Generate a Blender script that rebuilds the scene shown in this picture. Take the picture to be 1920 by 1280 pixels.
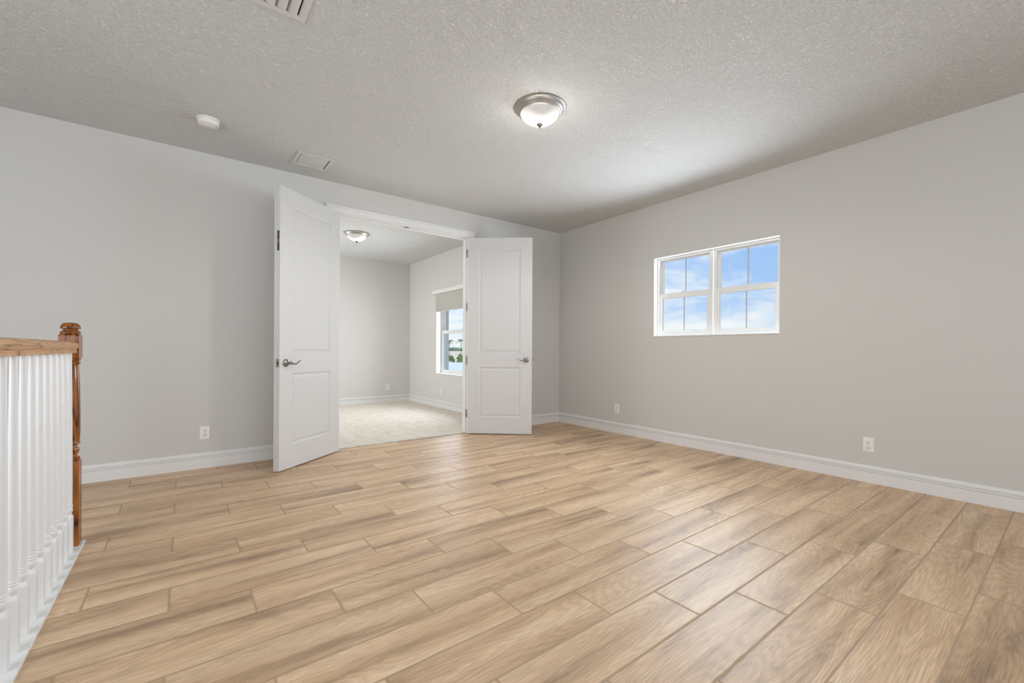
import bpy, bmesh, math, random
from mathutils import Vector, Matrix
random.seed(7)
PI = math.pi
scn = bpy.context.scene
for o in list(bpy.data.objects):
    bpy.data.objects.remove(o)
COL = scn.collection

# ------------------------------------------------------------------ camera
H = 2.758                      # ceiling height
CAMP = Vector((-4.3935, -4.6581, 1.05))
YAW, ROLL, FPX = 0.92314, 0.0055137, 812.64
fw = Vector((math.cos(YAW), math.sin(YAW), 0))
rt = Vector((math.sin(YAW), -math.cos(YAW), 0))
up = Vector((0, 0, 1))
r2 = rt * math.cos(ROLL) + up * math.sin(ROLL)
u2 = -rt * math.sin(ROLL) + up * math.cos(ROLL)
cam_d = bpy.data.cameras.new('camera')
cam = bpy.data.objects.new('camera', cam_d)
COL.objects.link(cam)
m = Matrix.Identity(4)
for i in range(3):
    m[i][0], m[i][1], m[i][2], m[i][3] = r2[i], u2[i], -fw[i], CAMP[i]
cam.matrix_world = m
cam_d.sensor_fit = 'HORIZONTAL'
cam_d.sensor_width = 36
cam_d.lens = FPX / 1920 * 36
cam_d.shift_y = 15.27 / 1920
cam_d.clip_start = 0.02
cam_d.clip_end = 2000
scn.camera = cam

# ------------------------------------------------------------------ world, exposure
scn.view_settings.view_transform = 'Standard'
scn.view_settings.look = 'None'
scn.view_settings.gamma = 1
scn.view_settings.use_curve_mapping = False
scn.view_settings.exposure = -0.38
scn.cycles.use_denoising = True
scn.cycles.max_bounces = 10
scn.cycles.diffuse_bounces = 7
scn.cycles.glossy_bounces = 4
scn.cycles.transparent_max_bounces = 12
scn.cycles.sample_clamp_indirect = 6
scn.cycles.caustics_reflective = False
scn.cycles.caustics_refractive = False

def lin(c):
    return tuple(((x / 255) / 12.92 if x / 255 <= 0.04045 else ((x / 255 + 0.055) / 1.055) ** 2.4) for x in c) + (1,)

world = bpy.data.worlds.new('world')
scn.world = world
world.use_nodes = True
nt = world.node_tree
nt.nodes.clear()
N = nt.nodes.new
L = nt.links.new
wo = N('ShaderNodeOutputWorld')
bg = N('ShaderNodeBackground')
tc = N('ShaderNodeTexCoord')
sep = N('ShaderNodeSeparateXYZ')
L(tc.outputs['Generated'], sep.inputs[0])
rmp = N('ShaderNodeValToRGB')
e = rmp.color_ramp.elements
e[0].position = 0.0; e[0].color = lin((206, 226, 252))
e[1].position = 0.42; e[1].color = lin((140, 182, 250))
k = e.new(0.16); k.color = lin((168, 205, 253))
L(sep.outputs['Z'], rmp.inputs[0])
mp = N('ShaderNodeMapping')
mp.inputs['Scale'].default_value = (2.4, 2.4, 8.5)
mp.inputs['Rotation'].default_value = (0.5, 0.5, 0.3)
L(tc.outputs['Generated'], mp.inputs[0])
nz = N('ShaderNodeTexNoise')
nz.inputs['Scale'].default_value = 1.9
nz.inputs['Detail'].default_value = 9
nz.inputs['Roughness'].default_value = 0.62
nz.inputs['Distortion'].default_value = 0.5
L(mp.outputs[0], nz.inputs['Vector'])
# more cloud near the horizon
ma = N('ShaderNodeMapRange')
ma.inputs[1].default_value = 0.03; ma.inputs[2].default_value = 0.17
ma.inputs[3].default_value = 0.16; ma.inputs[4].default_value = -0.015
L(sep.outputs['Z'], ma.inputs[0])
ad = N('ShaderNodeMath'); ad.operation = 'ADD'
L(nz.outputs['Fac'], ad.inputs[0]); L(ma.outputs[0], ad.inputs[1])
cr = N('ShaderNodeMapRange')
cr.inputs[1].default_value = 0.45; cr.inputs[2].default_value = 0.68
L(ad.outputs[0], cr.inputs[0])
mx = N('ShaderNodeMix'); mx.data_type = 'RGBA'
L(cr.outputs[0], mx.inputs['Factor'])
L(rmp.outputs[0], mx.inputs['A'])
mx.inputs['B'].default_value = lin((248, 251, 255))
L(mx.outputs['Result'], bg.inputs['Color'])
bg.inputs['Strength'].default_value = 1.36
L(bg.outputs[0], wo.inputs[0])

# ------------------------------------------------------------------ lights
def area(name, loc, direction, sx, sy, power, col=(1, 1, 1), spread=180):
    d = bpy.data.lights.new(name, 'AREA')
    d.shape = 'RECTANGLE'; d.size = sx; d.size_y = sy
    d.energy = power; d.color = col
    d.spread = math.radians(spread)
    o = bpy.data.objects.new(name, d); COL.objects.link(o)
    o.location = loc
    o.rotation_euler = Vector(direction).to_track_quat('-Z', 'Y').to_euler()
    return o

sd = bpy.data.lights.new('sun', 'SUN'); sd.energy = 3.6; sd.angle = 0.02; sd.color = (1, 0.96, 0.9)
so = bpy.data.objects.new('sun', sd); COL.objects.link(so)
so.rotation_euler = Vector((0.45, 0.6, -0.8)).to_track_quat('-Z', 'Y').to_euler()
# unseen fill added in the loft; daylight of the seen and likely bedroom windows
area('fill_rear', (-3.9, -8.35, 1.5), (0, 1, 0.14), 5.4, 2.2, 142, (0.84, 0.95, 1.10))  # added fill behind the camera, the wall there has no window
area('fill_rear_right', (-0.06, -6.6, 1.5), (-1, 0.1, 0.0), 2.0, 1.6, 24, (0.84, 0.95, 1.10))  # added fill, this stretch of the right wall has no opening
area('fill_stair', (-7.1, -3.2, 1.5), (1, 0.2, 0.26), 2.8, 1.8, 118, (0.91, 0.965, 1.04))  # added fill from the stair side, lifts the left wall and ceiling
area('daylight_window_right', (0.058, -2.278, 1.67), (-1, 0, -0.0), 1.32, 0.87, 52, (0.86, 0.97, 1.08), 146)
area('daylight_bedroom_right', (-0.645, 1.71, 1.18), (-1, 0, -0.0), 1.42, 1.08, 43, (0.90, 0.98, 1.05), 146)
area('daylight_bedroom_left', (-4.95, 2.85, 1.4), (1, -0.12, -0.1), 1.4, 1.6, 76, (0.92, 0.97, 1.04))

# ------------------------------------------------------------------ material helpers
def mat(name, col, rough=0.6, metal=0.0, spec=0.5):
    M = bpy.data.materials.new(name); M.use_nodes = True
    b = M.node_tree.nodes['Principled BSDF']
    b.inputs['Base Color'].default_value = lin(col)
    b.inputs['Roughness'].default_value = rough
    b.inputs['Metallic'].default_value = metal
    b.inputs['Specular IOR Level'].default_value = spec
    return M

def nodes(M):
    t = M.node_tree
    return t, t.nodes['Principled BSDF'], (lambda s: t.nodes.new('ShaderNode' + s)), t.links.new

def noise_bump(M, scale, strength, dist=0.002, detail=3, stretch=None, coord='Object'):
    t, b, n, l = nodes(M)
    c = n('TexCoord'); z = n('TexNoise'); bp = n('Bump')
    z.inputs['Scale'].default_value = scale; z.inputs['Detail'].default_value = detail
    if stretch:
        mp = n('Mapping'); mp.inputs['Scale'].default_value = stretch
        l(c.outputs[coord], mp.inputs[0]); l(mp.outputs[0], z.inputs['Vector'])
    else:
        l(c.outputs[coord], z.inputs['Vector'])
    bp.inputs['Strength'].default_value = strength; bp.inputs['Distance'].default_value = dist
    l(z.outputs['Fac'], bp.inputs['Height']); l(bp.outputs[0], b.inputs['Normal'])
    return z

M_wall = mat('wall_paint', (207, 205, 200), 0.85, spec=0.25)
noise_bump(M_wall, 55, 0.12, 0.001)
M_bedwall = mat('bedroom_wall_paint', (214, 211, 207), 0.85, spec=0.25)
noise_bump(M_bedwall, 55, 0.12, 0.001)
M_trim = mat('trim_white', (228, 227, 225), 0.42)
M_door = mat('door_white', (212, 211, 209), 0.45)
noise_bump(M_door, 9, 0.05, 0.001, stretch=(18, 18, 1))
M_vinyl = mat('vinyl_white', (228, 228, 225), 0.35)
M_grid = mat('grille_bar', (172, 176, 178), 0.5)
M_plastic = mat('plastic_white', (236, 235, 230), 0.35)
M_dark = mat('dark_gap', (30, 28, 27), 0.7)
M_darkpart = mat('dark_part', (60, 58, 55), 0.8)  # own dark colour of catch plate, flush bolt and test button
M_nickel = mat('satin_nickel', (178, 174, 169), 0.45, 1.0)
M_handle = mat('handle_nickel', (150, 147, 143), 0.22, 1.0)
M_bronze = mat('finial_bronze', (48, 36, 28), 0.4, 0.5)
M_grille = mat('vent_enamel', (206, 206, 205), 0.5)
M_shade = mat('roller_fabric', (186, 182, 174), 0.9)
noise_bump(M_shade, 400, 0.2, 0.0005)

# ceiling: knockdown texture
M_ceil = mat('ceiling_texture', (222, 222, 220), 0.9, spec=0.2)
t, b, n, l = nodes(M_ceil)
c = n('TexCoord'); z = n('TexNoise'); z2 = n('TexVoronoi'); bp = n('Bump'); a1 = n('Math'); rr = n('MapRange')
z.inputs['Scale'].default_value = 58; z.inputs['Detail'].default_value = 5; z.inputs['Roughness'].default_value = 0.6
z.inputs['Distortion'].default_value = 1.2
z2.feature = 'SMOOTH_F1'; z2.inputs['Scale'].default_value = 44
l(c.outputs['Object'], z.inputs['Vector']); l(c.outputs['Object'], z2.inputs['Vector'])
rr.inputs[1].default_value = 0.40; rr.inputs[2].default_value = 0.60
l(z.outputs['Fac'], rr.inputs[0])
a1.operation = 'MULTIPLY_ADD'; a1.inputs[1].default_value = 0.5
l(z2.outputs['Distance'], a1.inputs[0]); l(rr.outputs[0], a1.inputs[2])
bp.inputs['Strength'].default_value = 0.85; bp.inputs['Distance'].default_value = 0.0055
l(a1.outputs[0], bp.inputs['Height']); l(bp.outputs[0], b.inputs['Normal'])

# floor: wood-look porcelain planks laid along x, one-third offset
def floor_material():
    M = mat('wood_look_tile', (190, 160, 130), 0.42, spec=0.5)
    t, b, n, l = nodes(M)
    def mth(op, a=None, bb=None, cc=None):
        k = n('Math'); k.operation = op
        for i, v in enumerate((a, bb, cc)):
            if v is None: continue
            if isinstance(v, (int, float)): k.inputs[i].default_value = v
            else: l(v, k.inputs[i])
        return k.outputs[0]
    c = n('TexCoord'); s = n('SeparateXYZ'); l(c.outputs['Object'], s.inputs[0])
    X, Y = s.outputs['X'], s.outputs['Y']
    v = mth('DIVIDE', mth('SUBTRACT', -3.740, Y), 0.2131)
    row = mth('FLOOR', v); fv = mth('FRACT', v)
    off = mth('MULTIPLY_ADD', row, -0.2807, 1.632)
    # joints at x = -1.632 + .2807*? : x shifts by -(-) along the rows
    u = mth('DIVIDE', mth('ADD', X, mth('MULTIPLY_ADD', row, SH, 1.632)), 0.842)
    colm = mth('FLOOR', u); fu = mth('FRACT', u)
    cmb = n('CombineXYZ'); l(row, cmb.inputs[0]); l(colm, cmb.inputs[1])
    wn = n('TexWhiteNoise'); wn.noise_dimensions = '3D'; l(cmb.outputs[0], wn.inputs['Vector'])
    # distance to the joints in metres
    dv = mth('MULTIPLY', mth('MINIMUM', fv, mth('SUBTRACT', 1.0, fv)), 0.2131)
    du = mth('MULTIPLY', mth('MINIMUM', fu, mth('SUBTRACT', 1.0, fu)), 0.842)
    dj = mth('MINIMUM', dv, du)
    jr = n('MapRange'); jr.inputs[1].default_value = 0.0021; jr.inputs[2].default_value = 0.0034
    l(dj, jr.inputs[0])
    joint = jr.outputs[0]          # 0 in grout, 1 on tile
    # local coordinates with a per-plank shift
    sx = n('VectorMath'); sx.operation = 'SCALE'; sx.inputs['Scale'].default_value = 37.0
    l(wn.outputs['Color'], sx.inputs[0])
    va = n('VectorMath'); va.operation = 'ADD'
    l(c.outputs['Object'], va.inputs[0]); l(sx.outputs[0], va.inputs[1])
    # wavy distortion field for cathedrals
    m1 = n('Mapping'); m1.inputs['Scale'].default_value = (0.75, 5.0, 1)
    l(va.outputs[0], m1.inputs[0])
    nd = n('TexNoise'); nd.inputs['Scale'].default_value = 1.0; nd.inputs['Detail'].default_value = 1.2
    nd.inputs['Roughness'].default_value = 0.45
    l(m1.outputs[0], nd.inputs['Vector'])
    # ring lines = iso-lines of the stretched field
    fr = mth('MULTIPLY', nd.outputs['Fac'], 40.0)
    m2 = n('Mapping'); m2.inputs['Scale'].default_value = (9, 160, 1)
    l(va.outputs[0], m2.inputs[0])
    nf = n('TexNoise'); nf.inputs['Scale'].default_value = 1.0; nf.inputs['Detail'].default_value = 4
    l(m2.outputs[0], nf.inputs['Vector'])
    fr2 = mth('ADD', fr, mth('MULTIPLY', nf.outputs['Fac'], 1.3))
    ring = mth('ABSOLUTE', mth('SUBTRACT', mth('MULTIPLY', mth('FRACT', fr2), 2.0), 1.0))
    # broad tone bands
    m3 = n('Mapping'); m3.inputs['Scale'].default_value = (0.8, 8.5, 1)
    m3.inputs['Rotation'].default_value = (0, 0, 0.04)
    l(va.outputs[0], m3.inputs[0])
    nb = n('TexNoise'); nb.inputs['Scale'].default_value = 1.0; nb.inputs['Detail'].default_value = 4
    nb.inputs['Roughness'].default_value = 0.55; nb.inputs['Distortion'].default_value = 0.4
    l(m3.outputs[0], nb.inputs['Vector'])
    cr = n('ValToRGB'); e = cr.color_ramp.elements
    e[0].position = 0.28; e[0].color = lin(F_COL[0])
    e[1].position = 0.72; e[1].color = lin(F_COL[3])
    k = e.new(0.43); k.color = lin(F_COL[1])
    k = e.new(0.55); k.color = lin(F_COL[2])
    l(nb.outputs['Fac'], cr.inputs[0])
    # fine fibre lines
    m4 = n('Mapping'); m4.inputs['Scale'].default_value = (12, 320, 1)
    l(va.outputs[0], m4.inputs[0])
    ng = n('TexNoise'); ng.inputs['Scale'].default_value = 1.0; ng.inputs['Detail'].default_value = 3
    l(m4.outputs[0], ng.inputs['Vector'])
    g1 = n('MapRange'); g1.inputs[1].default_value = 0.3; g1.inputs[2].default_value = 0.7
    g1.inputs[3].default_value = 0.80; g1.inputs[4].default_value = 1.16
    l(ng.outputs['Fac'], g1.inputs[0])
    g2 = n('MapRange'); g2.inputs[1].default_value = 0.0; g2.inputs[2].default_value = 0.75
    g2.inputs[3].default_value = 0.86; g2.inputs[4].default_value = 1.04
    l(ring, g2.inputs[0])
    g3 = n('MapRange'); g3.inputs[3].default_value = 0.94; g3.inputs[4].default_value = 1.05
    l(wn.outputs['Value'], g3.inputs[0])
    eg = n('MapRange'); eg.inputs[1].default_value = 0.0034; eg.inputs[2].default_value = 0.0065  # bevel shading along the tile edges, put into the tone
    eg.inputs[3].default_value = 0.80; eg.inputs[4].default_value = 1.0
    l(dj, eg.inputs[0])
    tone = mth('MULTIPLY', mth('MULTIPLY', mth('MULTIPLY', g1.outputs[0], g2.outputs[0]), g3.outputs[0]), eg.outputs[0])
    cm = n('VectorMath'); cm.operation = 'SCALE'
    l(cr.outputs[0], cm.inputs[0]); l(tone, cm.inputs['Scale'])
    mxx = n('Mix'); mxx.data_type = 'RGBA'
    mxx.inputs['A'].default_value = lin((180, 151, 119))
    l(cm.outputs[0], mxx.inputs['B']); l(joint, mxx.inputs['Factor'])
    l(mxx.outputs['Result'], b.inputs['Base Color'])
    # roughness and relief
    rg = n('MapRange'); rg.inputs[3].default_value = 0.80; rg.inputs[4].default_value = F_ROUGH
    l(joint, rg.inputs[0]); l(rg.outputs[0], b.inputs['Roughness'])
    ej = n('MapRange'); ej.inputs[1].default_value = 0.001; ej.inputs[2].default_value = 0.0065
    l(dj, ej.inputs[0])
    h1 = mth('MULTIPLY_ADD', ng.outputs['Fac'], 0.20, ej.outputs[0])
    h2 = mth('MULTIPLY_ADD', ring, 0.10, h1)
    bp = n('Bump'); bp.inputs['Strength'].default_value = 0.7; bp.inputs['Distance'].default_value = 0.0022
    l(h2, bp.inputs['Height']); l(bp.outputs[0], b.inputs['Normal'])
    return M
SH = -0.2807
F_COL = [(146, 120, 95), (196, 163, 128), (214, 182, 146), (228, 200, 166)]
F_ROUGH = 0.42
M_floor = floor_material()

def wood(name, dark, mid, light, axis, rough, scale=1.0, contrast=0.5):
    M = mat(name, mid, rough)
    t, b, n, l = nodes(M)
    c = n('TexCoord'); mp = n('Mapping')
    st = [26 * scale, 26 * scale, 26 * scale]; st[axis] = 1.5 * scale
    mp.inputs['Scale'].default_value = st
    l(c.outputs['Object'], mp.inputs[0])
    z = n('TexNoise'); z.inputs['Scale'].default_value = 0.5; z.inputs['Detail'].default_value = 1.5
    l(mp.outputs[0], z.inputs['Vector'])
    k = n('Math'); k.operation = 'MULTIPLY'; k.inputs[1].default_value = 20; l(z.outputs['Fac'], k.inputs[0])
    f = n('Math'); f.operation = 'PINGPONG'; f.inputs[1].default_value = 1.0; l(k.outputs[0], f.inputs[0])
    z2 = n('TexNoise'); z2.inputs['Scale'].default_value = 9; z2.inputs['Detail'].default_value = 4
    l(mp.outputs[0], z2.inputs['Vector'])
    r = n('ValToRGB'); e = r.color_ramp.elements
    e[0].position = 0.02; e[0].color = lin(dark); e[1].position = 0.9; e[1].color = lin(light)
    kk = e.new(contrast * 0.5); kk.color = lin(mid)
    a = n('Math'); a.operation = 'MULTIPLY'; l(f.outputs[0], a.inputs[0])
    rr = n('MapRange'); rr.inputs[1].default_value = 0.25; rr.inputs[2].default_value = 0.6
    rr.inputs[3].default_value = 0.55; rr.inputs[4].default_value = 1.0
    l(z2.outputs['Fac'], rr.inputs[0]); l(rr.outputs[0], a.inputs[1])
    l(a.outputs[0], r.inputs[0]); l(r.outputs[0], b.inputs['Base Color'])
    return M
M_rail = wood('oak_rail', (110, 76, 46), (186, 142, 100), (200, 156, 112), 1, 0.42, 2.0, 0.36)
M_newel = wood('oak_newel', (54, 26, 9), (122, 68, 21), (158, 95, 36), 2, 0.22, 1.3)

M_carpet = mat('carpet_pile', (222, 212, 196), 1.0, spec=0.1)
t, b, n, l = nodes(M_carpet)
c = n('TexCoord'); z = n('TexNoise'); z.inputs['Scale'].default_value = 9.0; z.inputs['Detail'].default_value = 9
z.inputs['Roughness'].default_value = 0.75
l(c.outputs['Object'], z.inputs['Vector'])
r = n('ValToRGB'); e = r.color_ramp.elements
e[0].position = 0.36; e[0].color = lin((210, 199, 183)); e[1].position = 0.58; e[1].color = lin((229, 221, 209))
l(z.outputs['Fac'], r.inputs[0]); l(r.outputs[0], b.inputs['Base Color'])
z3 = n('TexNoise'); z3.inputs['Scale'].default_value = 180; z3.inputs['Detail'].default_value = 3
l(c.outputs['Object'], z3.inputs['Vector'])
bp = n('Bump'); bp.inputs['Strength'].default_value = 0.85; bp.inputs['Distance'].default_value = 0.0055
l(z3.outputs['Fac'], bp.inputs['Height']); l(bp.outputs[0], b.inputs['Normal'])

M_glass = bpy.data.materials.new('window_glass'); M_glass.use_nodes = True
t = M_glass.node_tree; t.nodes.clear()
o_ = t.nodes.new('ShaderNodeOutputMaterial'); mxs = t.nodes.new('ShaderNodeMixShader')
tr = t.nodes.new('ShaderNodeBsdfTransparent'); tr.inputs[0].default_value = (0.97, 0.99, 0.985, 1)
gl = t.nodes.new('ShaderNodeBsdfGlossy'); gl.inputs['Roughness'].default_value = 0.02
mxs.inputs[0].default_value = 0.05
t.links.new(tr.outputs[0], mxs.inputs[1]); t.links.new(gl.outputs[0], mxs.inputs[2]); t.links.new(mxs.outputs[0], o_.inputs[0])

def dome_material(name, strength):
    """frosted alabaster glass, lit from inside by two bulbs (lamp object space)"""
    M = bpy.data.materials.new(name); M.use_nodes = True
    t = M.node_tree; b = t.nodes['Principled BSDF']; n = lambda s: t.nodes.new('ShaderNode' + s); l = t.links.new
    b.inputs['Base Color'].default_value = lin((70, 68, 64)); b.inputs['Roughness'].default_value = 0.3
    c = n('TexCoord'); outs = []
    for (px, py) in ((-0.066, 0.03), (0.066, -0.03)):
        d = n('VectorMath'); d.operation = 'DISTANCE'; d.inputs[1].default_value = (px, py, -0.085)
        l(c.outputs['Object'], d.inputs[0])
        mr = n('MapRange'); mr.inputs[1].default_value = 0.125; mr.inputs[2].default_value = 0.02
        mr.interpolation_type = 'SMOOTHSTEP'
        l(d.outputs['Value'], mr.inputs[0]); outs.append(mr.outputs[0])
    a = n('Math'); a.operation = 'ADD'; l(outs[0], a.inputs[0]); l(outs[1], a.inputs[1])
    z = n('TexNoise'); z.inputs['Scale'].default_value = 14; z.inputs['Detail'].default_value = 3; z.inputs['Distortion'].default_value = 2
    l(c.outputs['Object'], z.inputs['Vector'])
    zz = n('MapRange'); zz.inputs[3].default_value = 0.8; zz.inputs[4].default_value = 1.2; l(z.outputs['Fac'], zz.inputs[0])
    s = n('Math'); s.operation = 'MULTIPLY_ADD'; s.inputs[1].default_value = strength; s.inputs[2].default_value = 0.72
    l(a.outputs[0], s.inputs[0])
    s2 = n('Math'); s2.operation = 'MULTIPLY'; l(s.outputs[0], s2.inputs[0]); l(zz.outputs[0], s2.inputs[1])
    b.inputs['Emission Color'].default_value = (1.0, 0.955, 0.89, 1)
    l(s2.outputs[0], b.inputs['Emission Strength'])
    return M
M_dome = dome_material('lit_dome_glass', 1.15)

# ------------------------------------------------------------------ mesh helpers
def newbm(): return bmesh.new()
def bx(bm, x0, x1, y0, y1, z0, z1, mtx=None):
    vs = []
    for z in (z0, z1):
        for (x, y) in ((x0, y0), (x1, y0), (x1, y1), (x0, y1)):
            v = Vector((x, y, z))
            if mtx is not None: v = mtx @ v
            vs.append(bm.verts.new(v))
    for f in ((3, 2, 1, 0), (4, 5, 6, 7), (0, 1, 5, 4), (1, 2, 6, 5), (2, 3, 7, 6), (3, 0, 4, 7)):
        bm.faces.new([vs[i] for i in f])
def lathe(bm, prof, seg=48, mtx=None, cap=True):
    rings = []
    for (r, z) in prof:
        ring = []
        for i in range(seg):
            a = 2 * PI * i / seg
            v = Vector((r * math.cos(a), r * math.sin(a), z))
            if mtx is not None: v = mtx @ v
            ring.append(bm.verts.new(v))
        rings.append(ring)
    for a, b in zip(rings, rings[1:]):
        for i in range(seg):
            bm.faces.new([a[i], a[(i + 1) % seg], b[(i + 1) % seg], b[i]])
    if cap:
        bm.faces.new(rings[0][::-1]); bm.faces.new(rings[-1])
def tube(bm, pts, rad, seg=12):
    rings = []
    n = len(pts)
    for i, p in enumerate(pts):
        p = Vector(p)
        d = (Vector(pts[min(i + 1, n - 1)]) - Vector(pts[max(i - 1, 0)])).normalized()
        a = d.cross(Vector((0, 0, 1)))
        if a.length < 1e-4: a = d.cross(Vector((1, 0, 0)))
        a.normalize(); b_ = d.cross(a)
        r = rad[i] if isinstance(rad, (list, tuple)) else rad
        ra, rb = r if isinstance(r, (list, tuple)) else (r, r)
        rings.append([bm.verts.new(p + a * ra * math.cos(2 * PI * k / seg) + b_ * rb * math.sin(2 * PI * k / seg)) for k in range(seg)])
    for a, b_ in zip(rings, rings[1:]):
        for i in range(seg):
            bm.faces.new([a[i], a[(i + 1) % seg], b_[(i + 1) % seg], b_[i]])
    bm.faces.new(rings[0][::-1]); bm.faces.new(rings[-1])
def obj(name, bm, m, parent=None, smooth=None, bevel=None, loc=None):
    bmesh.ops.recalc_face_normals(bm, faces=bm.faces)
    me = bpy.data.meshes.new(name); bm.to_mesh(me); bm.free()
    o = bpy.data.objects.new(name, me); COL.objects.link(o)
    me.materials.append(m)
    if smooth is not None:
        for p in me.polygons: p.use_smooth = True
        me.set_sharp_from_angle(angle=math.radians(smooth))
    if bevel:
        bv = o.modifiers.new('bevel', 'BEVEL'); bv.width = bevel; bv.segments = 2; bv.limit_method = 'ANGLE'
    if parent: o.parent = parent
    if loc is not None: o.location = loc
    return o
def thing(name, label, cat, loc=(0, 0, 0), rotz=0, group=None, kind=None):
    o = bpy.data.objects.new(name, None); COL.objects.link(o)
    o.empty_display_size = 0.05
    o.location = loc; o.rotation_euler = (0, 0, rotz)
    return tag(o, label, cat, group, kind)
def tag(o, label=None, cat=None, group=None, kind=None):
    if label: o['label'] = label
    if cat: o['category'] = cat
    if group: o['group'] = group
    if kind: o['kind'] = kind
    return o
def struct(o, label=None): return tag(o, label, None, None, 'structure')
def dup(root, loc, rotz=0, label=None):
    r = root.copy(); COL.objects.link(r); r.location = loc; r.rotation_euler = (0, 0, rotz)
    if label: r['label'] = label
    for ch in list(root.children):
        cc = ch.copy(); COL.objects.link(cc); cc.parent = r
        for g in ch.children:
            d = g.copy(); COL.objects.link(d); d.parent = cc
    return r
def wall_with_holes(bm, axis, a0, a1, t0, t1, z0, z1, holes):
    """axis 'x': wall runs along x, thickness t0..t1 in y ; axis 'y' the other way. holes: (a0,a1,z0,z1)"""
    def put(p, q, za, zb):
        if q - p < 1e-6 or zb - za < 1e-6: return
        if axis == 'x': bx(bm, p, q, t0, t1, za, zb)
        else: bx(bm, t0, t1, p, q, za, zb)
    cur = a0
    for (h0, h1, hz0, hz1) in sorted(holes):
        put(cur, h0, z0, z1); put(h0, h1, z0, hz0); put(h0, h1, hz1, z1); cur = h1
    put(cur, a1, z0, z1)

# ------------------------------------------------------------------ shell
XJ0, XJ1, ZH = -3.165, -1.563, 2.440          # door opening (jamb faces, head)
WT = 0.125
bm = newbm(); wall_with_holes(bm, 'x', -7.3, 0.0, 0.0, WT, 0, H, [(XJ0 - 0.019, XJ1 + 0.019, 0, ZH + 0.019)])
struct(obj('wall_back', bm, M_wall))
WY0, WY1, WZ0, WZ1 = -2.953, -1.604, 1.213, 2.126
bm = newbm(); wall_with_holes(bm, 'y', -8.5, WT, 0.0, 0.16, -0.1, H + 0.1, [(WY0, WY1, WZ0, WZ1)])
struct(obj('wall_right', bm, M_wall))
BX = -0.743                                     # bedroom right wall face
BY0, BY1, BZ0, BZ1 = 0.98, 2.45, 0.612, 2.126
bm = newbm(); wall_with_holes(bm, 'y', WT, 3.60, BX, BX + 0.16, 0, H, [(BY0, BY1, BZ0, BZ1)])
struct(obj('wall_bedroom_right', bm, M_bedwall))
bm = newbm(); bx(bm, -5.1, BX + 0.16, 3.60, 3.72, 0, H)
struct(obj('wall_bedroom_far', bm, M_bedwall))
bm = newbm(); bx(bm, -5.1, -5.0, WT, 3.60, 0, H)
struct(obj('wall_bedroom_left', bm, M_bedwall))
bm = newbm(); bx(bm, -7.3, -7.2, -8.5, 0.0, -2.9, H)
struct(obj('wall_left', bm, M_wall))
bm = newbm(); bx(bm, -7.3, 0.0, -8.6, -8.5, -2.9, H)
struct(obj('wall_front', bm, M_wall))
bm = newbm(); bx(bm, -7.3, 0.0, -8.6, WT, H, H + 0.1); bx(bm, -5.1, BX + 0.16, WT, 3.72, H, H + 0.1)
struct(obj('ceiling', bm, M_ceil))
# main floor with the stairwell left open beyond the balusters
bm = newbm()
bx(bm, -4.815, 0.0, -8.5, 0.035, -0.2, 0.0)
bx(bm, -7.2, -4.815, -1.395, 0.0, -0.2, 0.0)
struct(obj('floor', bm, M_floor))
bm = newbm(); bx(bm, -7.2, -4.815, -8.5, -1.395, -2.9, -2.8)
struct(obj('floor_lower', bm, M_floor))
bm = newbm(); bx(bm, -4.965, -4.815, -8.5, -1.395, -2.8, -0.2); bx(bm, -7.2, -4.815, -1.395, -1.30, -2.8, -0.2)
struct(obj('wall_stair', bm, M_wall))
# bedroom slab + carpet
bm = newbm(); bx(bm, -5.0, BX, 0.035, 3.60, -0.2, -0.001)
struct(obj('floor_bedroom', bm, M_wall))
bm = newbm()
nx, ny = 230, 190
gx0, gx1, gy0, gy1 = -4.4, BX, 0.036, 3.60
vv = []
for j in range(ny + 1):
    row = []
    for i in range(nx + 1):
        x = gx0 + (gx1 - gx0) * i / nx; y = gy0 + (gy1 - gy0) * j / ny
        z = 0.013 + random.uniform(-0.003, 0.003)
        if j == 0: z = 0.0015; y += random.uniform(-0.003, 0.003)
        if j == 1: y = gy0 + random.uniform(-0.003, 0.006); z = 0.010 + random.uniform(-0.002, 0.004)
        row.append(bm.verts.new((min(x, BX - 0.001), y, z)))
    vv.append(row)
for j in range(ny):
    for i in range(nx):
        bm.faces.new([vv[j][i], vv[j][i + 1], vv[j + 1][i + 1], vv[j + 1][i]])
o = obj('carpet', bm, M_carpet, smooth=180)
tag(o, 'beige pile carpet covering the bedroom floor beyond the double doors', 'carpet', None, 'stuff')

# baseboards -----------------------------------------------------------------
BPROF = [(0.0150, 0.0), (0.0150, 0.0865), (0.0060, 0.0870), (0.0060, 0.0915), (0.0150, 0.0925), (0.0150, 0.1030), (0.0145, 0.1035),
         (0.0050, 0.1040), (0.0050, 0.1090), (0.0135, 0.1100), (0.0115, 0.1260), (0.0070, 0.1340), (0.0, 0.1355)]
def baseboard(name, p0, p1, nrm, m0=0, m1=0, z=0.0):
    """p0->p1 along the wall, nrm points into the room; m0/m1 = mitre (+1 inside corner) at the ends"""
    bm = newbm(); p0 = Vector((*p0, 0)); p1 = Vector((*p1, 0)); nn = Vector((*nrm, 0)); d = (p1 - p0).normalized()
    A, B = [], []
    for (t_, h_) in BPROF + [(0.0, 0.0)]:
        A.append(bm.verts.new(p0 + d * (t_ * m0) + nn * t_ + Vector((0, 0, z + h_))))
        B.append(bm.verts.new(p1 - d * (t_ * m1) + nn * t_ + Vector((0, 0, z + h_))))
    k = len(A)
    for i in range(k):
        bm.faces.new([A[i], A[(i + 1) % k], B[(i + 1) % k], B[i]])
    bm.faces.new(A[::-1]); bm.faces.new(B)
    return struct(obj(name, bm, M_trim))
CW = 0.082
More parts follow.
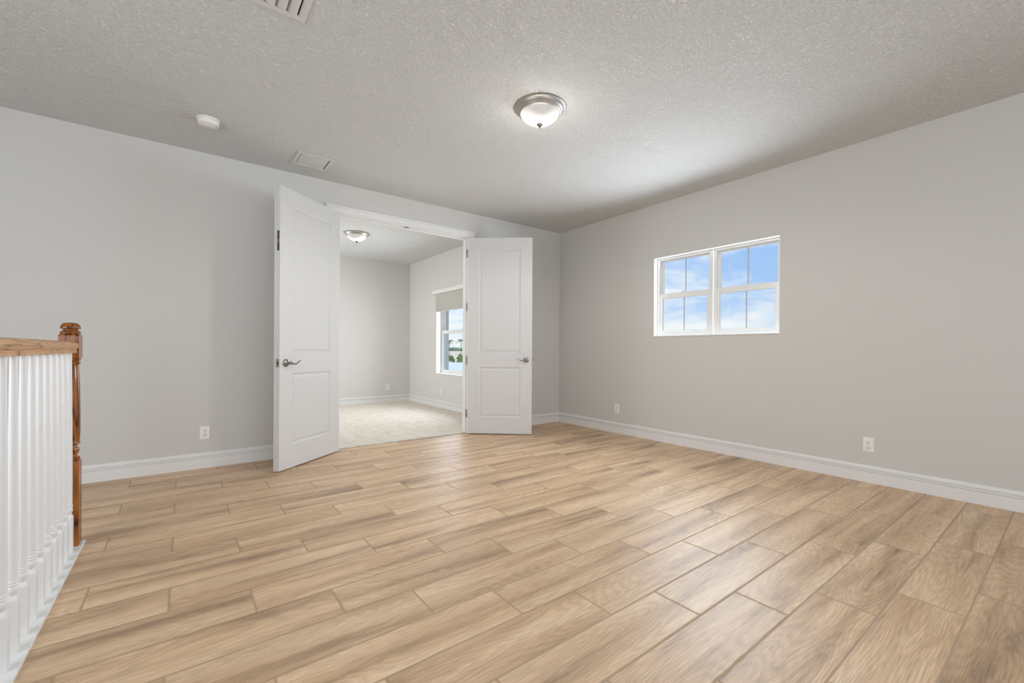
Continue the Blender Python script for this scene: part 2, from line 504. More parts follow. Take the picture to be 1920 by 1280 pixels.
baseboard('baseboard_back_left', (-7.2, 0), (XJ0 - 0.005 - CW, 0), (0, -1))
baseboard('baseboard_back_right', (XJ1 + 0.005 + CW, 0), (0, 0), (0, -1), 0, 1)
baseboard('baseboard_right', (0, 0), (0, -8.5), (-1, 0), 1, 0)
baseboard('baseboard_bedroom_far', (-5.0, 3.60), (BX, 3.60), (0, -1), 0, 1)
baseboard('baseboard_bedroom_right', (BX, 3.60), (BX, WT), (-1, 0), 1, 0)

# door casing ----------------------------------------------------------------
def casing(name, yface, sgn):
    bm = newbm()
    prof = [(0.0, 0.0), (0.0, 0.010), (0.003, 0.013), (0.013, 0.013), (0.015, 0.0085), (0.020, 0.0085), (0.024, 0.011), (0.050, 0.0145),
            (0.053, 0.0145), (0.054, 0.0100), (0.060, 0.0100), (0.063, 0.0180), (0.079, 0.0185), (0.082, 0.016), (0.082, 0.0)]
    xl, xr, zt = XJ0 - 0.005, XJ1 + 0.005, ZH + 0.005
    rows = []
    for (o_, t_) in prof:
        y = yface + sgn * t_
        rows.append([bm.verts.new(q) for q in ((xl - o_, y, 0), (xl - o_, y, zt + o_), (xr + o_, y, zt + o_), (xr + o_, y, 0))])
    k = len(rows)
    for i in range(k):
        a, b_ = rows[i], rows[(i + 1) % k]
        for j in range(3):
            bm.faces.new([a[j], a[j + 1], b_[j + 1], b_[j]])
    bm.faces.new([r_[0] for r_ in rows]); bm.faces.new([r_[3] for r_ in rows][::-1])
    return struct(obj(name, bm, M_trim))
casing('trim_1', 0.0, -1)
casing('trim_2', WT, 1)
bm = newbm()        # jamb lining with its stop
bx(bm, XJ0 - 0.019, XJ0, 0.0, WT, 0, ZH + 0.019); bx(bm, XJ1, XJ1 + 0.019, 0.0, WT, 0, ZH + 0.019)
bx(bm, XJ0, XJ1, 0.0, WT, ZH, ZH + 0.019)
bx(bm, XJ0, XJ0 + 0.011, 0.040, 0.075, 0, ZH); bx(bm, XJ1 - 0.011, XJ1, 0.040, 0.075, 0, ZH)
bx(bm, XJ0 + 0.011, XJ1 - 0.011, 0.040, 0.075, ZH - 0.011, ZH)
jb = struct(obj('trim_3', bm, M_trim, bevel=0.0015))
bm = newbm(); bx(bm, -2.40, -2.345, 0.012, 0.034, ZH - 0.003, ZH + 0.001)
tag(obj('catch_plate', bm, M_darkpart, jb), 'small dark catch plate')

# ------------------------------------------------------------------ doors
DW, DH, DT, DZ = 0.80, 2.418, 0.035, 0.012
def lever(root, face_y, nsgn, sgnx):
    """rose, neck and wave lever on a door face; lever points along sgnx"""
    zc = 0.925; xc = DW - 0.070
    base = Matrix.Translation((xc, face_y, zc)) @ Matrix.Rotation(-nsgn * PI / 2, 4, 'X')
    bm = newbm()
    lathe(bm, [(0.0335, 0.0), (0.0335, 0.004), (0.031, 0.008), (0.024, 0.011), (0.014, 0.0135), (0.0125, 0.018),
               (0.0115, 0.040), (0.0135, 0.044), (0.0135, 0.056), (0.010, 0.060)], 36, base)
    h = obj('handle', bm, M_handle, root, smooth=35)
    bm = newbm()
    y = face_y + nsgn * 0.050
    pts, rad = [], []
    for i in range(17):
        s = i / 16
        pts.append((xc + sgnx * (0.010 + 0.105 * s), y + nsgn * 0.004 * math.sin(PI * s), zc - 0.010 * math.sin(s * PI * 1.15) * (1 - s * 0.2) * 1.25 + 0.016 * s * s))
        rad.append((0.0105 - 0.0050 * s, 0.0085 - 0.0058 * s))
    tube(bm, pts, rad, 14)
    obj('lever', bm, M_handle, h, smooth=50)
    return h
def door_leaf(name, label, pin, ang, s, active):
    """x from hinge edge; outer face y=0, inner face y=s*DT"""
    root = thing(name, label, None, (pin[0], pin[1], 0), math.radians(ang))
    root['kind'] = 'structure'
    bm = newbm()
    x0, x1 = 0.003, DW
    cx = [x0, 0.142, DW - 0.142, x1]
    cz = [DZ, 0.213, 0.832, 1.007, 2.298, DZ + DH]
    steps = [(0.0, 0.0), (0.003, 0.004), (0.010, 0.0085), (0.016, 0.0095), (0.024, 0.008), (0.036, 0.0035), (0.040, 0.003)]
    for face in (0, 1):
        y = s * DT * face; inn = (1 if face == 0 else -1) * s
        P = {}
        for i, xx in enumerate(cx):
            for j, zz in enumerate(cz):
                P[i, j] = bm.verts.new((xx, y, zz))
        for i in range(3):
            for j in range(5):
                c4 = [P[i, j], P[i + 1, j], P[i + 1, j + 1], P[i, j + 1]]
                if i == 1 and j in (1, 3):
                    prev = c4
                    for (of, dp) in steps[1:]:
                        cur = [bm.verts.new((cx[1] + of, y + inn * dp, cz[j] + of)), bm.verts.new((cx[2] - of, y + inn * dp, cz[j] + of)),
                               bm.verts.new((cx[2] - of, y + inn * dp, cz[j + 1] - of)), bm.verts.new((cx[1] + of, y + inn * dp, cz[j + 1] - of))]
                        for q in range(4):
                            bm.faces.new([prev[q], prev[(q + 1) % 4], cur[(q + 1) % 4], cur[q]])
                        prev = cur
                    bm.faces.new(prev)
                else:
                    bm.faces.new(c4)
    bx_edges = [((x0, DZ), (x1, DZ)), ((x1, DZ), (x1, DZ + DH)), ((x1, DZ + DH), (x0, DZ + DH)), ((x0, DZ + DH), (x0, DZ))]
    for (a, b_) in bx_edges:
        bm.faces.new([bm.verts.new((a[0], 0, a[1])), bm.verts.new((b_[0], 0, b_[1])), bm.verts.new((b_[0], s * DT, b_[1])), bm.verts.new((a[0], s * DT, a[1]))])
    bmesh.ops.remove_doubles(bm, verts=bm.verts, dist=0.00005)
    # dissolve T-junction problem is harmless: faces stay planar
    obj('panel_slab', bm, M_door, root)
    lever(root, s * DT, s, -1)
    lever(root, 0.0, -s, -1)
    for k, zc in enumerate((0.25, 0.91, 1.58, 2.25)):
        bm = newbm()
        mt = Matrix.Translation((0, -s * 0.002, zc - 0.05))
        lathe(bm, [(0.0060, 0.0), (0.0060, 0.1), (0.004, 0.103)], 16, mt)
        bx(bm, 0.0008, 0.003, min(0, s * 0.032), max(0, s * 0.032), zc - 0.05, zc + 0.05)
        obj('hinge', bm, M_nickel, root, smooth=40)
    if active:
        bm = newbm(); ym = s * DT / 2
        bx(bm, x1 - 0.0005, x1 + 0.0012, ym - 0.012, ym + 0.012, 0.925 - 0.028, 0.925 + 0.028)
        bx(bm, x1, x1 + 0.011, ym - 0.007, ym + 0.006, 0.925 - 0.009, 0.925 + 0.009)
        obj('latch', bm, M_handle, root, bevel=0.001)
    else:
        bm = newbm()      # astragal on the outer face, overlapping the free edge
        y0, y1 = sorted((0.0, -s * 0.012))
        bx(bm, x1 - 0.018, x1 + 0.012, y0, y1, DZ, DZ + DH)
        obj('astragal', bm, M_door, root, bevel=0.002)
        bm = newbm(); ym = s * DT * 0.5
        bx(bm, x1 - 0.0005, x1 + 0.0012, ym - 0.014, ym + 0.014, 0.925 - 0.035, 0.925 + 0.035)
        sp = obj('strike_plate', bm, M_nickel, root)
        bm = newbm(); bx(bm, x1 + 0.0010, x1 + 0.0016, ym - 0.006, ym + 0.006, 0.925 - 0.013, 0.925 + 0.013)
        for dz in (-0.026, 0.026): bx(bm, x1 + 0.0010, x1 + 0.0016, ym - 0.003, ym + 0.003, 0.925 + dz - 0.003, 0.925 + dz + 0.003)
        obj('strike_hole', bm, M_dark, sp)
        bm = newbm(); zc = 1.96
        bx(bm, x1 - 0.0005, x1 + 0.0012, ym - 0.010, ym + 0.010, zc - 0.085, zc + 0.085)
        fb = obj('flush_bolt', bm, M_darkpart, root, bevel=0.001)
        bm = newbm(); bx(bm, x1 + 0.001, x1 + 0.004, ym - 0.005, ym + 0.005, zc - 0.018, zc + 0.012)
        obj('bolt_lever', bm, M_nickel, fb)
        tag(fb, 'dark flush bolt')
    return root
door_leaf('door_1', 'white two-panel door leaf hinged at left of the opening, nearer the staircase railing', (-3.1495, -0.040), 218.6, 1, False)
door_leaf('door_2', 'white two-panel door leaf hinged at right of the opening, nearer the room corner', (-1.568, -0.010), 319.75, -1, True)
# jamb hinge plates seen in the gap at the right leaf
for zc in (0.25, 0.91, 1.58, 2.25):
    bm = newbm(); bx(bm, XJ1 - 0.0025, XJ1 + 0.0005, 0.004, 0.036, zc - 0.05, zc + 0.05)
    obj('hinge_plate', bm, M_handle, jb)

# ------------------------------------------------------------------ windows
def window_unit(name, label, y0, y1, z0, z1, xf, meet, flip=1):
    """single-hung vinyl unit facing -x ; (y0<y1), xf = room-side plane of the frame"""
    root = thing(name, label, None, (xf, (y0 + y1) / 2, z0)); root['kind'] = 'structure'
    Y0, Y1 = y0 - (y0 + y1) / 2, y1 - (y0 + y1) / 2; Z1 = z1 - z0; mz = meet - z0
    def ring(bm, a0, a1, b0, b1, w, x0, x1, wb=None, wt=None):
        wb = wb or w; wt = wt or w
        bx(bm, x0, x1, a0, a0 + w, b0, b1); bx(bm, x0, x1, a1 - w, a1, b0, b1)
        bx(bm, x0, x1, a0 + w, a1 - w, b0, b0 + wb); bx(bm, x0, x1, a0 + w, a1 - w, b1 - wt, b1)
    bm = newbm(); ring(bm, Y0, Y1, 0, Z1, 0.030, 0.0, 0.075, 0.028, 0.024)
    obj('window_frame', bm, M_vinyl, root, bevel=0.003)
    # upper sash (outboard)
    bm = newbm(); ring(bm, Y0 + 0.028, Y1 - 0.028, mz - 0.015, Z1 - 0.020, 0.030, 0.040, 0.066, 0.030, 0.012)
    us = obj('upper_sash', bm, M_vinyl, root, bevel=0.002)
    bm = newbm(); bx(bm, 0.052, 0.055, Y0 + 0.055, Y1 - 0.055, mz + 0.012, Z1 - 0.030)
    obj('pane', bm, M_glass, us)
    bm = newbm(); bx(bm, 0.0505, 0.0565, -0.0042, 0.0042, mz + 0.012, Z1 - 0.030)
    obj('muntin', bm, M_grid, us)
    # lower sash (inboard)
    bm = newbm(); ring(bm, Y0 + 0.022, Y1 - 0.022, 0.020, mz + 0.018, 0.045, 0.008, 0.036, 0.040, 0.058)
    ls = obj('lower_sash', bm, M_vinyl, root, bevel=0.003)
    bm = newbm(); bx(bm, 0.020, 0.023, Y0 + 0.065, Y1 - 0.065, 0.055, mz - 0.035)
    obj('pane', bm, M_glass, ls)
    bm = newbm(); bx(bm, 0.0185, 0.0245, -0.0042, 0.0042, 0.055, mz - 0.035)
    obj('muntin', bm, M_grid, ls)
    bm = newbm()
    yy = Y1 - 0.034
    bx(bm, -0.002, 0.014, yy - 0.006, yy + 0.006, Z1 - 0.095, Z1 - 0.03)
    obj('sash_stop', bm, M_vinyl, root, bevel=0.002)
    bm = newbm(); bx(bm, 0.004, 0.020, -0.03, 0.03, mz + 0.018, mz + 0.030)
    obj('sash_lock', bm, M_vinyl, root, bevel=0.003)
    return root
WM = (WY0 + WY1) / 2
window_unit('window_1', 'left unit of the high white twin window on the right wall', WM + 0.004, WY1 - 0.002, WZ0 + 0.006, WZ1 - 0.004, 0.064, 1.690)
window_unit('window_2', 'right unit of the high white twin window on the right wall', WY0 + 0.002, WM - 0.004, WZ0 + 0.006, WZ1 - 0.004, 0.064, 1.690)
bm = newbm(); bx(bm, 0.052, 0.075, WM - 0.012, WM + 0.012, WZ0 + 0.006, WZ1 - 0.004)
struct(obj('trim_4', bm, M_vinyl, bevel=0.004))
def sill(name, x0, x1, y0, y1, z):
    bm = newbm(); bx(bm, x0, x1, y0, y1, z - 0.004, z + 0.008)
    return struct(obj(name, bm, M_trim, bevel=0.003))
def reveal(name, xw, depth, y0, y1, z0, z1):
    bm = newbm(); q = 0.004
    bx(bm, xw + 0.001, xw + depth, y0 - 0.001, y0 + q, z0, z1); bx(bm, xw + 0.001, xw + depth, y1 - q, y1 + 0.001, z0, z1)
    bx(bm, xw + 0.001, xw + depth, y0 + q, y1 - q, z1 - q, z1 + 0.001)
    return struct(obj(name, bm, M_trim))
reveal('trim_5', 0.0, 0.064, WY0, WY1, WZ0 + 0.008, WZ1)
sill('trim_6', -0.010, 0.070, WY0 - 0.004, WY1 + 0.004, WZ0)
window_unit('window_3', 'tall white bedroom window under a half-drawn shade, seen past the right leaf', BY0 + 0.004, BY1 - 0.004, BZ0 + 0.008, BZ1 - 0.004, BX + 0.105, 1.372)
reveal('trim_7', BX, 0.105, BY0, BY1, BZ0 + 0.008, BZ1)
sill('trim_8', BX - 0.012, BX + 0.108, BY0 - 0.004, BY1 + 0.004, BZ0)
# outside pier beside the bedroom window
M_stucco = mat('pale_stucco', (196, 212, 215), 0.9); noise_bump(M_stucco, 60, 0.3, 0.004)
bm = newbm(); bx(bm, BX + 0.16, BX + 0.40, 2.71, 3.1, -3.0, H + 0.1)
struct(obj('wall_pier', bm, M_stucco))

# roller shade
rs = thing('roller_shade', 'greige roller shade with white cassette over the bedroom window', 'roller shade', (BX, BY0 - 0.02, 2.03))
wS = BY1 - BY0 + 0.045
bm = newbm(); bx(bm, -0.078, -0.001, 0.0, wS, 0.005, 0.075); obj('cassette', bm, M_vinyl, rs, bevel=0.006)
for q_ in (-0.003, wS):
    bm = newbm(); bx(bm, -0.078, -0.001, q_, q_ + 0.003, 0.005, 0.075); obj('end_cap', bm, M_plastic, rs)
bm = newbm(); bx(bm, -0.045, -0.043, 0.045, wS - 0.085, -0.29, 0.01); obj('shade_fabric', bm, M_shade, rs)
bm = newbm(); bx(bm, -0.051, -0.037, 0.045, wS - 0.085, -0.315, -0.29); obj('hem_bar', bm, M_shade, rs, bevel=0.004)

# ------------------------------------------------------------------ flush-mount lamps
def flush_lamp(label, loc, rot):
    root = thing('ceiling_lamp', label, 'ceiling lamp', loc, rot)
    bm = newbm()
    lathe(bm, [(0.150, 0.0), (0.177, 0.0), (0.180, -0.003), (0.180, -0.008), (0.174, -0.012), (0.168, -0.013), (0.166, -0.018),
               (0.160, -0.028), (0.152, -0.034), (0.150, -0.040), (0.146, -0.044), (0.138, -0.046), (0.134, -0.042), (0.134, -0.02), (0.12, -0.012)], 72, cap=False)
    obj('pan', bm, M_nickel, root, smooth=40)
    bm = newbm()
    prof = [(0.137, -0.040), (0.1365, -0.046), (0.134, -0.053), (0.129, -0.061), (0.122, -0.069), (0.113, -0.0775), (0.102, -0.086),
            (0.090, -0.094), (0.076, -0.1015), (0.061, -0.108), (0.045, -0.113), (0.028, -0.1165), (0.012, -0.118), (0.004, -0.118)]
    lathe(bm, prof, 72, cap=False)
    obj('dome_shade', bm, M_dome, root, smooth=80)
    bm = newbm()
    lathe(bm, [(0.004, -0.110), (0.019, -0.1165), (0.0205, -0.121), (0.014, -0.126), (0.006, -0.129), (0.005, -0.132), (0.0085, -0.1355), (0.0085, -0.139), (0.003, -0.143)], 24)
    obj('finial', bm, M_bronze, root, smooth=50)
    return root
lamp = flush_lamp('brushed nickel flush-mount lamp with lit glass dome in the middle of the main ceiling', (-2.398, -2.330, H), math.radians(-13))
lamp2 = dup(lamp, (-2.362, 1.850, H), math.radians(-13), 'small-looking lit flush-mount lamp on the bedroom ceiling, seen through the doorway')
# the bulbs' own light
for (nm, x, y, pw) in (('bulb_light_loft', -2.398, -2.330, 56), ('bulb_light_bedroom', -2.362, 1.850, 18)):
    d = bpy.data.lights.new(nm, 'SPOT'); d.energy = pw; d.color = (1, 0.98, 0.95); d.shadow_soft_size = 0.08
    d.spot_size = math.radians(172); d.spot_blend = 0.35
    o = bpy.data.objects.new(nm, d); COL.objects.link(o); o.location = (x, y, H - 0.165)
    d = bpy.data.lights.new(nm + '_glow', 'POINT'); d.energy = pw * 0.075; d.color = (1, 0.98, 0.95); d.shadow_soft_size = 0.07
    o = bpy.data.objects.new(nm + '_glow', d); COL.objects.link(o); o.location = (x, y, H - 0.235)

# ------------------------------------------------------------------ smoke detector
sm = thing('smoke_detector', 'round white smoke detector on the ceiling left of the small vent', 'smoke detector', (-4.257, -0.690, H))
bm = newbm(); lathe(bm, [(0.060, 0.0), (0.073, 0.0), (0.0735, -0.004), (0.072, -0.009), (0.066, -0.011), (0.060, -0.011)], 48)
obj('mounting_plate', bm, M_plastic, sm, smooth=40)
bm = newbm(); lathe(bm, [(0.060, -0.011), (0.066, -0.013), (0.067, -0.030), (0.064, -0.038), (0.056, -0.042), (0.030, -0.043), (0.028, -0.0445), (0.002, -0.0445)], 48)
obj('housing', bm, M_plastic, sm, smooth=40)
bm = newbm()
for k in range(10):
    a = 2 * PI * k / 10
    mt = Matrix.Rotation(a, 4, 'Z') @ Matrix.Translation((0.044, 0, -0.0432))
    bx(bm, -0.008, 0.008, -0.0012, 0.0012, -0.0008, 0.0008, mt)
obj('sounder_slot', bm, M_grille, sm)
bm = newbm(); lathe(bm, [(0.004, 0.0), (0.004, -0.0022), (0.002, -0.003)], 16, Matrix.Translation((0.052, -0.016, -0.0415)))
obj('test_button', bm, M_darkpart, sm)

# ------------------------------------------------------------------ ceiling vents
def frame_ring(bm, x0, x1, y0, y1, w, za, zb):
    bx(bm, x0, x1, y0, y0 + w, za, zb); bx(bm, x0, x1, y1 - w, y1, za, zb)
    bx(bm, x0, x0 + w, y0 + w, y1 - w, za, zb); bx(bm, x1 - w, x1, y0 + w, y1 - w, za, zb)
sv = thing('ceiling_vent', 'small square flat-panel ceiling vent above the left door leaf', 'vent', (-3.463, -0.400, H))
bm = newbm(); frame_ring(bm, -0.152, 0.152, -0.150, 0.150, 0.030, -0.007, 0.0)
obj('vent_frame', bm, M_grille, sv, bevel=0.002)
bm = newbm(); bx(bm, -0.122, 0.122, -0.120, 0.120, -0.0005, -0.0002)
obj('duct_gap', bm, M_dark, sv)
bm = newbm(); bx(bm, -0.118, 0.114, -0.111, 0.117, -0.0040, -0.0006)
obj('face_panel', bm, M_grille, sv, bevel=0.001)

VX1, VY1 = -3.898, -2.187
bv = thing('ceiling_register', 'large louvred ceiling register cut off by the top edge of the photo', 'vent', (VX1 - 0.19, VY1 - 0.19, H))
bm = newbm(); frame_ring(bm, -0.19, 0.19, -0.19, 0.19, 0.038, -0.008, 0.0)
obj('register_frame', bm, M_grille, bv, bevel=0.003)
bm = newbm(); bx(bm, -0.152, 0.152, -0.152, 0.152, -0.0015, -0.0005)
obj('duct_gap', bm, M_dark, bv)
for k in range(6):
    xc = 0.128 - k * 0.050
    bm = newbm()
    pr = [(-0.030, -0.002), (-0.018, -0.010), (0.0, -0.0155), (0.014, -0.0165), (0.016, -0.0145), (0.0, -0.0125), (-0.016, -0.007), (-0.027, -0.001)]
    A = [bm.verts.new((xc + px_, -0.150, pz)) for px_, pz in pr]; B = [bm.verts.new((xc + px_, 0.146, pz)) for px_, pz in pr]
    q = len(A)
    for i in range(q): bm.faces.new([A[i], A[(i + 1) % q], B[(i + 1) % q], B[i]])
    bm.faces.new(A[::-1]); bm.faces.new(B)
    obj('louver', bm, M_grille, bv, smooth=50)

# ------------------------------------------------------------------ power outlets
def outlet(label, loc, rot):
    root = thing('power_outlet', label, 'power outlet', loc, rot)       # plate faces local -y
    bm = newbm(); bx(bm, -0.036, 0.036, -0.0055, 0.0, -0.058, 0.058)
    obj('cover_plate', bm, M_plastic, root, bevel=0.003)
    for s_ in (-1, 1):
        bm = newbm(); mt = Matrix.Translation((0, -0.0050, s_ * 0.0195)) @ Matrix.Rotation(PI / 2, 4, 'X')
        lathe(bm, [(0.0168, 0.0), (0.0168, 0.0022), (0.0155, 0.0028)], 28, mt)
        rc = obj('receptacle', bm, M_plastic, root, smooth=40)
        bm = newbm(); zc = s_ * 0.0195
        bx(bm, -0.0082, -0.0055, -0.0083, -0.0074, zc - 0.001, zc + 0.009)
        bx(bm, 0.0055, 0.0082, -0.0083, -0.0074, zc - 0.001, zc + 0.009)
        lathe(bm, [(0.0033, 0.0), (0.0033, 0.0010)], 12, Matrix.Translation((0, -0.0074, zc - 0.0075)) @ Matrix.Rotation(PI / 2, 4, 'X'))
        obj('slot', bm, M_dark, rc)
    bm = newbm(); lathe(bm, [(0.0028, 0.0), (0.0028, 0.0012)], 12, Matrix.Translation((0, -0.0055, 0)) @ Matrix.Rotation(PI / 2, 4, 'X'))
    obj('screw', bm, M_nickel, root)
    return root
ou = outlet('white duplex outlet on the back wall between newel post and left door leaf', (-4.245, 0, 0.307), 0)
dup(ou, (0, -1.072, 0.309), -PI / 2, 'white duplex outlet on the right wall nearest the room corner')
dup(ou, (0, -3.611, 0.302), -PI / 2, 'white duplex outlet on the right wall, below and right of the window')
dup(ou, (-1.205, 3.60, 0.306), 0, 'white outlet on the far bedroom wall, left of the corner')
dup(ou, (BX, 2.235, 0.306), -PI / 2, 'white outlet below the bedroom window, seen through the doorway')

# ------------------------------------------------------------------ staircase guard
bm = newbm(); bx(bm, -4.965, -4.815, -5.4, -1.392, -0.10, 0.010)
o = obj('stair_curb', bm, M_trim, bevel=0.002)
tag(o, 'flat white curb board under the balusters along the floor edge', 'stair curb')

def square_rings(bm, prof, mtx=None):
    """stack of (half, chamfer-ish) squares"""
    rings = []
    for (h_, z) in prof:
        ring = [bm.verts.new((sx * h_, sy * h_, z)) for sx, sy in ((-1, -1), (1, -1), (1, 1), (-1, 1))]
        rings.append(ring)
    for a, b_ in zip(rings, rings[1:]):
        for i in range(4): bm.faces.new([a[i], a[(i + 1) % 4], b_[(i + 1) % 4], b_[i]])
    bm.faces.new(rings[0][::-1]); bm.faces.new(rings[-1])
def newel(label, loc):
    root = thing('newel_post', label, 'newel post', loc)
    hb = 0.0405
    bm = newbm(); square_rings(bm, [(hb, 0.0), (hb, 0.436), (hb - 0.004, 0.441), (0.030, 0.446)])
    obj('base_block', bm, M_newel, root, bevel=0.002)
    bm = newbm()
    lathe(bm, [(0.030, 0.440), (0.036, 0.446), (0.0395, 0.451), (0.0395, 0.458), (0.034, 0.464), (0.0285, 0.468), (0.0275, 0.474),
               (0.033, 0.484), (0.0365, 0.496), (0.035, 0.508), (0.029, 0.518), (0.0275, 0.524), (0.034, 0.528), (0.0395, 0.533), (0.0395, 0.540),
               (0.036, 0.546), (0.0385, 0.560), (0.0395, 0.62), (0.039, 0.72), (0.0365, 0.85), (0.0325, 0.945), (0.0315, 0.948),
               (0.037, 0.951), (0.0395, 0.956), (0.037, 0.962), (0.033, 0.964), (0.034, 0.967), (0.0395, 0.971), (0.040, 0.977), (0.036, 0.983), (0.030, 0.985)], 48)
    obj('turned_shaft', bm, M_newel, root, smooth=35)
    bm = newbm(); square_rings(bm, [(0.031, 0.975), (0.0385, 0.981), (hb, 0.988), (hb, 1.098), (hb - 0.002, 1.104), (0.032, 1.111)])
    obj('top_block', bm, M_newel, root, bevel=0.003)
    bm = newbm()
    lathe(bm, [(0.030, 1.105), (0.037, 1.109), (0.0395, 1.113), (0.0395, 1.119), (0.036, 1.124), (0.029, 1.128), (0.0275, 1.133),
               (0.032, 1.135), (0.0385, 1.137), (0.0395, 1.140), (0.0385, 1.147), (0.036, 1.155), (0.031, 1.163), (0.022, 1.1675), (0.008, 1.169)], 48)
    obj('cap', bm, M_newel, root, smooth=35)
    return root
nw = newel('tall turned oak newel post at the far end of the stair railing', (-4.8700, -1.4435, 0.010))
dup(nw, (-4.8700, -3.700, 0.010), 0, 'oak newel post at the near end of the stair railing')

# hand rail
bm = newbm()
prof = [(-0.027, 0.0), (-0.027, 0.010), (-0.0245, 0.013), (-0.0245, 0.017), (-0.029, 0.021), (-0.0325, 0.030), (-0.0325, 0.040), (-0.029, 0.049), (-0.021, 0.055), (-0.010, 0.0575),
        (0.010, 0.0575), (0.021, 0.055), (0.029, 0.049), (0.0325, 0.040), (0.0325, 0.030), (0.029, 0.021), (0.0245, 0.017), (0.0245, 0.013), (0.027, 0.010), (0.027, 0.0)]
A = [bm.verts.new((-4.865 + x, -3.6595, 1.020 + z * 1.05)) for x, z in prof]; B = [bm.verts.new((-4.865 + x, -1.4840, 1.020 + z * 1.05)) for x, z in prof]
q = len(A)
for i in range(q): bm.faces.new([A[i], A[(i + 1) % q], B[(i + 1) % q], B[i]])
bm.faces.new(A[::-1]); bm.faces.new(B)
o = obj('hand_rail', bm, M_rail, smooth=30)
tag(o, 'light oak hand rail on top of the white balusters, ending at the newel post', 'hand rail')

# balusters: one mesh set, copied
def baluster():
    root = thing('baluster', 'x', 'baluster', (0, 0, 0), 0, 'white turned balusters of the stair railing')
    hb = 0.0165
    bm = newbm(); square_rings(bm, [(hb, 0.0), (hb, 0.176), (hb - 0.0015, 0.182), (0.0115, 0.192)])
    obj('base_block', bm, M_trim, root, bevel=0.0012)
    bm = newbm()
    lathe(bm, [(0.0115, 0.186), (0.0105, 0.193), (0.0125, 0.199), (0.0155, 0.208), (0.0162, 0.216), (0.0145, 0.223), (0.0125, 0.226),
               (0.0150, 0.228), (0.0165, 0.231), (0.0150, 0.2345), (0.0135, 0.236), (0.0150, 0.2375), (0.0160, 0.240), (0.0145, 0.2425), (0.0142, 0.250),
               (0.0145, 0.35), (0.0135, 0.55), (0.0115, 0.80), (0.0098, 1.0102)], 28)
    obj('turned_spindle', bm, M_trim, root, smooth=40)
    return root
ORD = ['first', 'second', 'third', 'fourth', 'fifth', 'sixth', 'seventh', 'eighth', 'ninth', 'tenth', 'eleventh', 'twelfth', 'thirteenth',
       'fourteenth', 'fifteenth', 'sixteenth', 'seventeenth', 'eighteenth']
b0 = baluster()
for k in range(18):
    loc = (-4.8570, -1.5550 - 0.1125 * k, 0.010)
    lb = 'white turned stair baluster, the %s counted from the far newel post' % ORD[k]
    if k == 0:
        b0.location = loc; b0['label'] = 'white turned stair baluster standing right against the far newel post'
    else:
        dup(b0, loc, 0, lb)

# ------------------------------------------------------------------ outdoors (seen through the bedroom window)
M_sand = mat('pale_ground', (226, 210, 184), 0.95); noise_bump(M_sand, 0.3, 0.3, 0.1)
M_leaf = mat('leaf_green', (92, 122, 62), 0.8)
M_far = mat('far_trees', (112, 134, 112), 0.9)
M_trunk = mat('palm_trunk', (128, 116, 104), 0.9)
M_road = mat('pale_concrete', (222, 226, 224), 0.8)
GZ = -3.2
bm = newbm(); bx(bm, -300, 1500, -300, 1900, GZ - 0.5, GZ)
struct(obj('ground', bm, M_sand))
def ray(px, py):
    d = fw + r2 * ((px - 960) / FPX) - u2 * ((py - 655.27) / FPX)
    return d
def at(px, dist, z=GZ):
    d = ray(px, 655); d.z = 0
    d /= (d.dot(fw)); p = CAMP + d * dist
    return Vector((p.x, p.y, z))
def blob(bm, c, r, sq=1.0, sub=2, jit=0.25):
    g = bmesh.ops.create_icosphere(bm, subdivisions=sub, radius=1.0)
    for v in g['verts']:
        k = 1 + random.uniform(-jit, jit)
        v.co = Vector((v.co.x * r * k, v.co.y * r * k, v.co.z * r * sq * k)) + Vector(c)
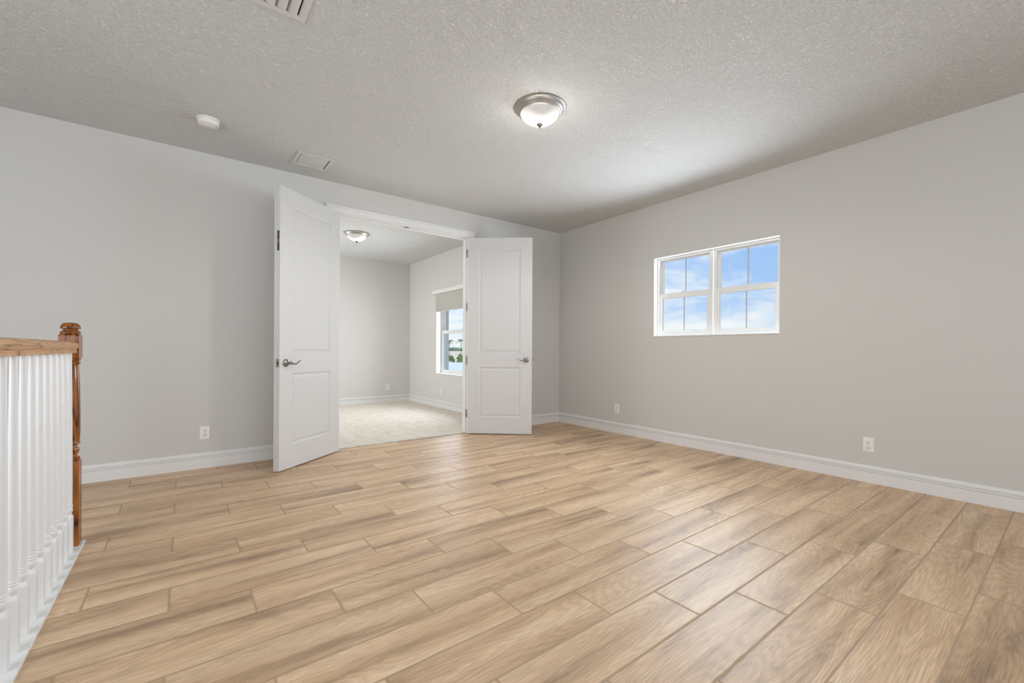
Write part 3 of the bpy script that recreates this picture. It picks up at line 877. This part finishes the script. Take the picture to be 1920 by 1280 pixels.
# paved apron
bm = newbm()
pA, pB = at(815, 84), at(885, 84); pC, pD = at(893, 136), at(807, 136)
q1 = [bm.verts.new((p.x, p.y, GZ)) for p in (pA, pB, pC, pD)]; q2_ = [bm.verts.new((p.x, p.y, GZ + 0.15)) for p in (pA, pB, pC, pD)]
bm.faces.new(q1[::-1]); bm.faces.new(q2_)
for i in range(4): bm.faces.new([q1[i], q1[(i + 1) % 4], q2_[(i + 1) % 4], q2_[i]])
struct(obj('path', bm, M_road))
for (px, dist, h_, lb) in ((846.5, 140, 2.5, 'leafy green shrub left of the palm trunk, outside the bedroom window'),
                           (862.5, 138, 2.9, 'dense green shrub at the foot of the palm, outside the bedroom window')):
    c0 = at(px, dist); bm = newbm()
    for k in range(26):
        a = random.uniform(0, 2 * PI); rr_ = random.uniform(0, 0.85); zz = random.uniform(0.3, h_ - 0.4)
        blob(bm, (math.cos(a) * rr_, math.sin(a) * rr_, zz), random.uniform(0.30, 0.55), 0.9, 2, 0.3)
    o = obj('shrub', bm, M_leaf, smooth=30, loc=c0); tag(o, lb, 'shrub', 'shrubs outside the bedroom window')
def palm(px, dist, h_, label):
    root = thing('palm_tree', label, 'palm tree', at(px, dist), 0, 'palms outside the bedroom window')
    bm = newbm(); tube(bm, [(0, 0, 0), (0.05, 0, h_ * 0.4), (0.02, 0, h_ * 0.75), (0, 0, h_)], [0.20, 0.15, 0.13, 0.12], 10)
    obj('trunk', bm, M_trunk, root, smooth=60)
    bm = newbm()
    for k in range(16):
        a = 2 * PI * k / 16 + random.uniform(-.15, .15); el = random.uniform(0.1, 1.1); ln = random.uniform(2.0, 2.8)
        dx, dy = math.cos(a), math.sin(a); prev = None
        for i in range(11):
            s = i / 10
            px_ = ln * s * math.cos(el) ; pz_ = ln * (s * math.sin(el) - 0.62 * s * s)
            c_ = Vector((dx * px_, dy * px_, h_ + pz_)); w = 0.30 * math.sin(PI * min(1, s * 0.9 + 0.08)) + 0.02
            side = Vector((-dy, dx, 0)) * w
            cur = (c_ - side - Vector((0, 0, w * 0.5)), c_, c_ + side - Vector((0, 0, w * 0.5)))
            if prev is not None and i % 1 == 0:
                for (u, v) in ((0, 1), (1, 2)):
                    bm.faces.new([bm.verts.new(prev[u]), bm.verts.new(prev[v]), bm.verts.new(cur[v] * 0.6 + prev[v] * 0.4), bm.verts.new(cur[u] * 0.6 + prev[u] * 0.4)])
            prev = cur
    obj('fronds', bm, M_leaf, root)
palm(864.5, 142, 7.0, 'palm tree with drooping fronds at the right of the bedroom window')
palm(842.5, 150, 6.9, 'palm tree at the left of the bedroom window, mostly hidden by the pale pier')
bm = newbm()
for k in range(90):
    px = 800 + k * 1.1; c0 = at(px, 1150 + random.uniform(-40, 40))
    blob(bm, (c0.x, c0.y, GZ + 4), random.uniform(4, 7.5), 0.8, 1, 0.2)
o = obj('treeline', bm, M_far); tag(o, 'distant hazy green treeline on the horizon outside the bedroom window', 'trees', None, 'stuff')
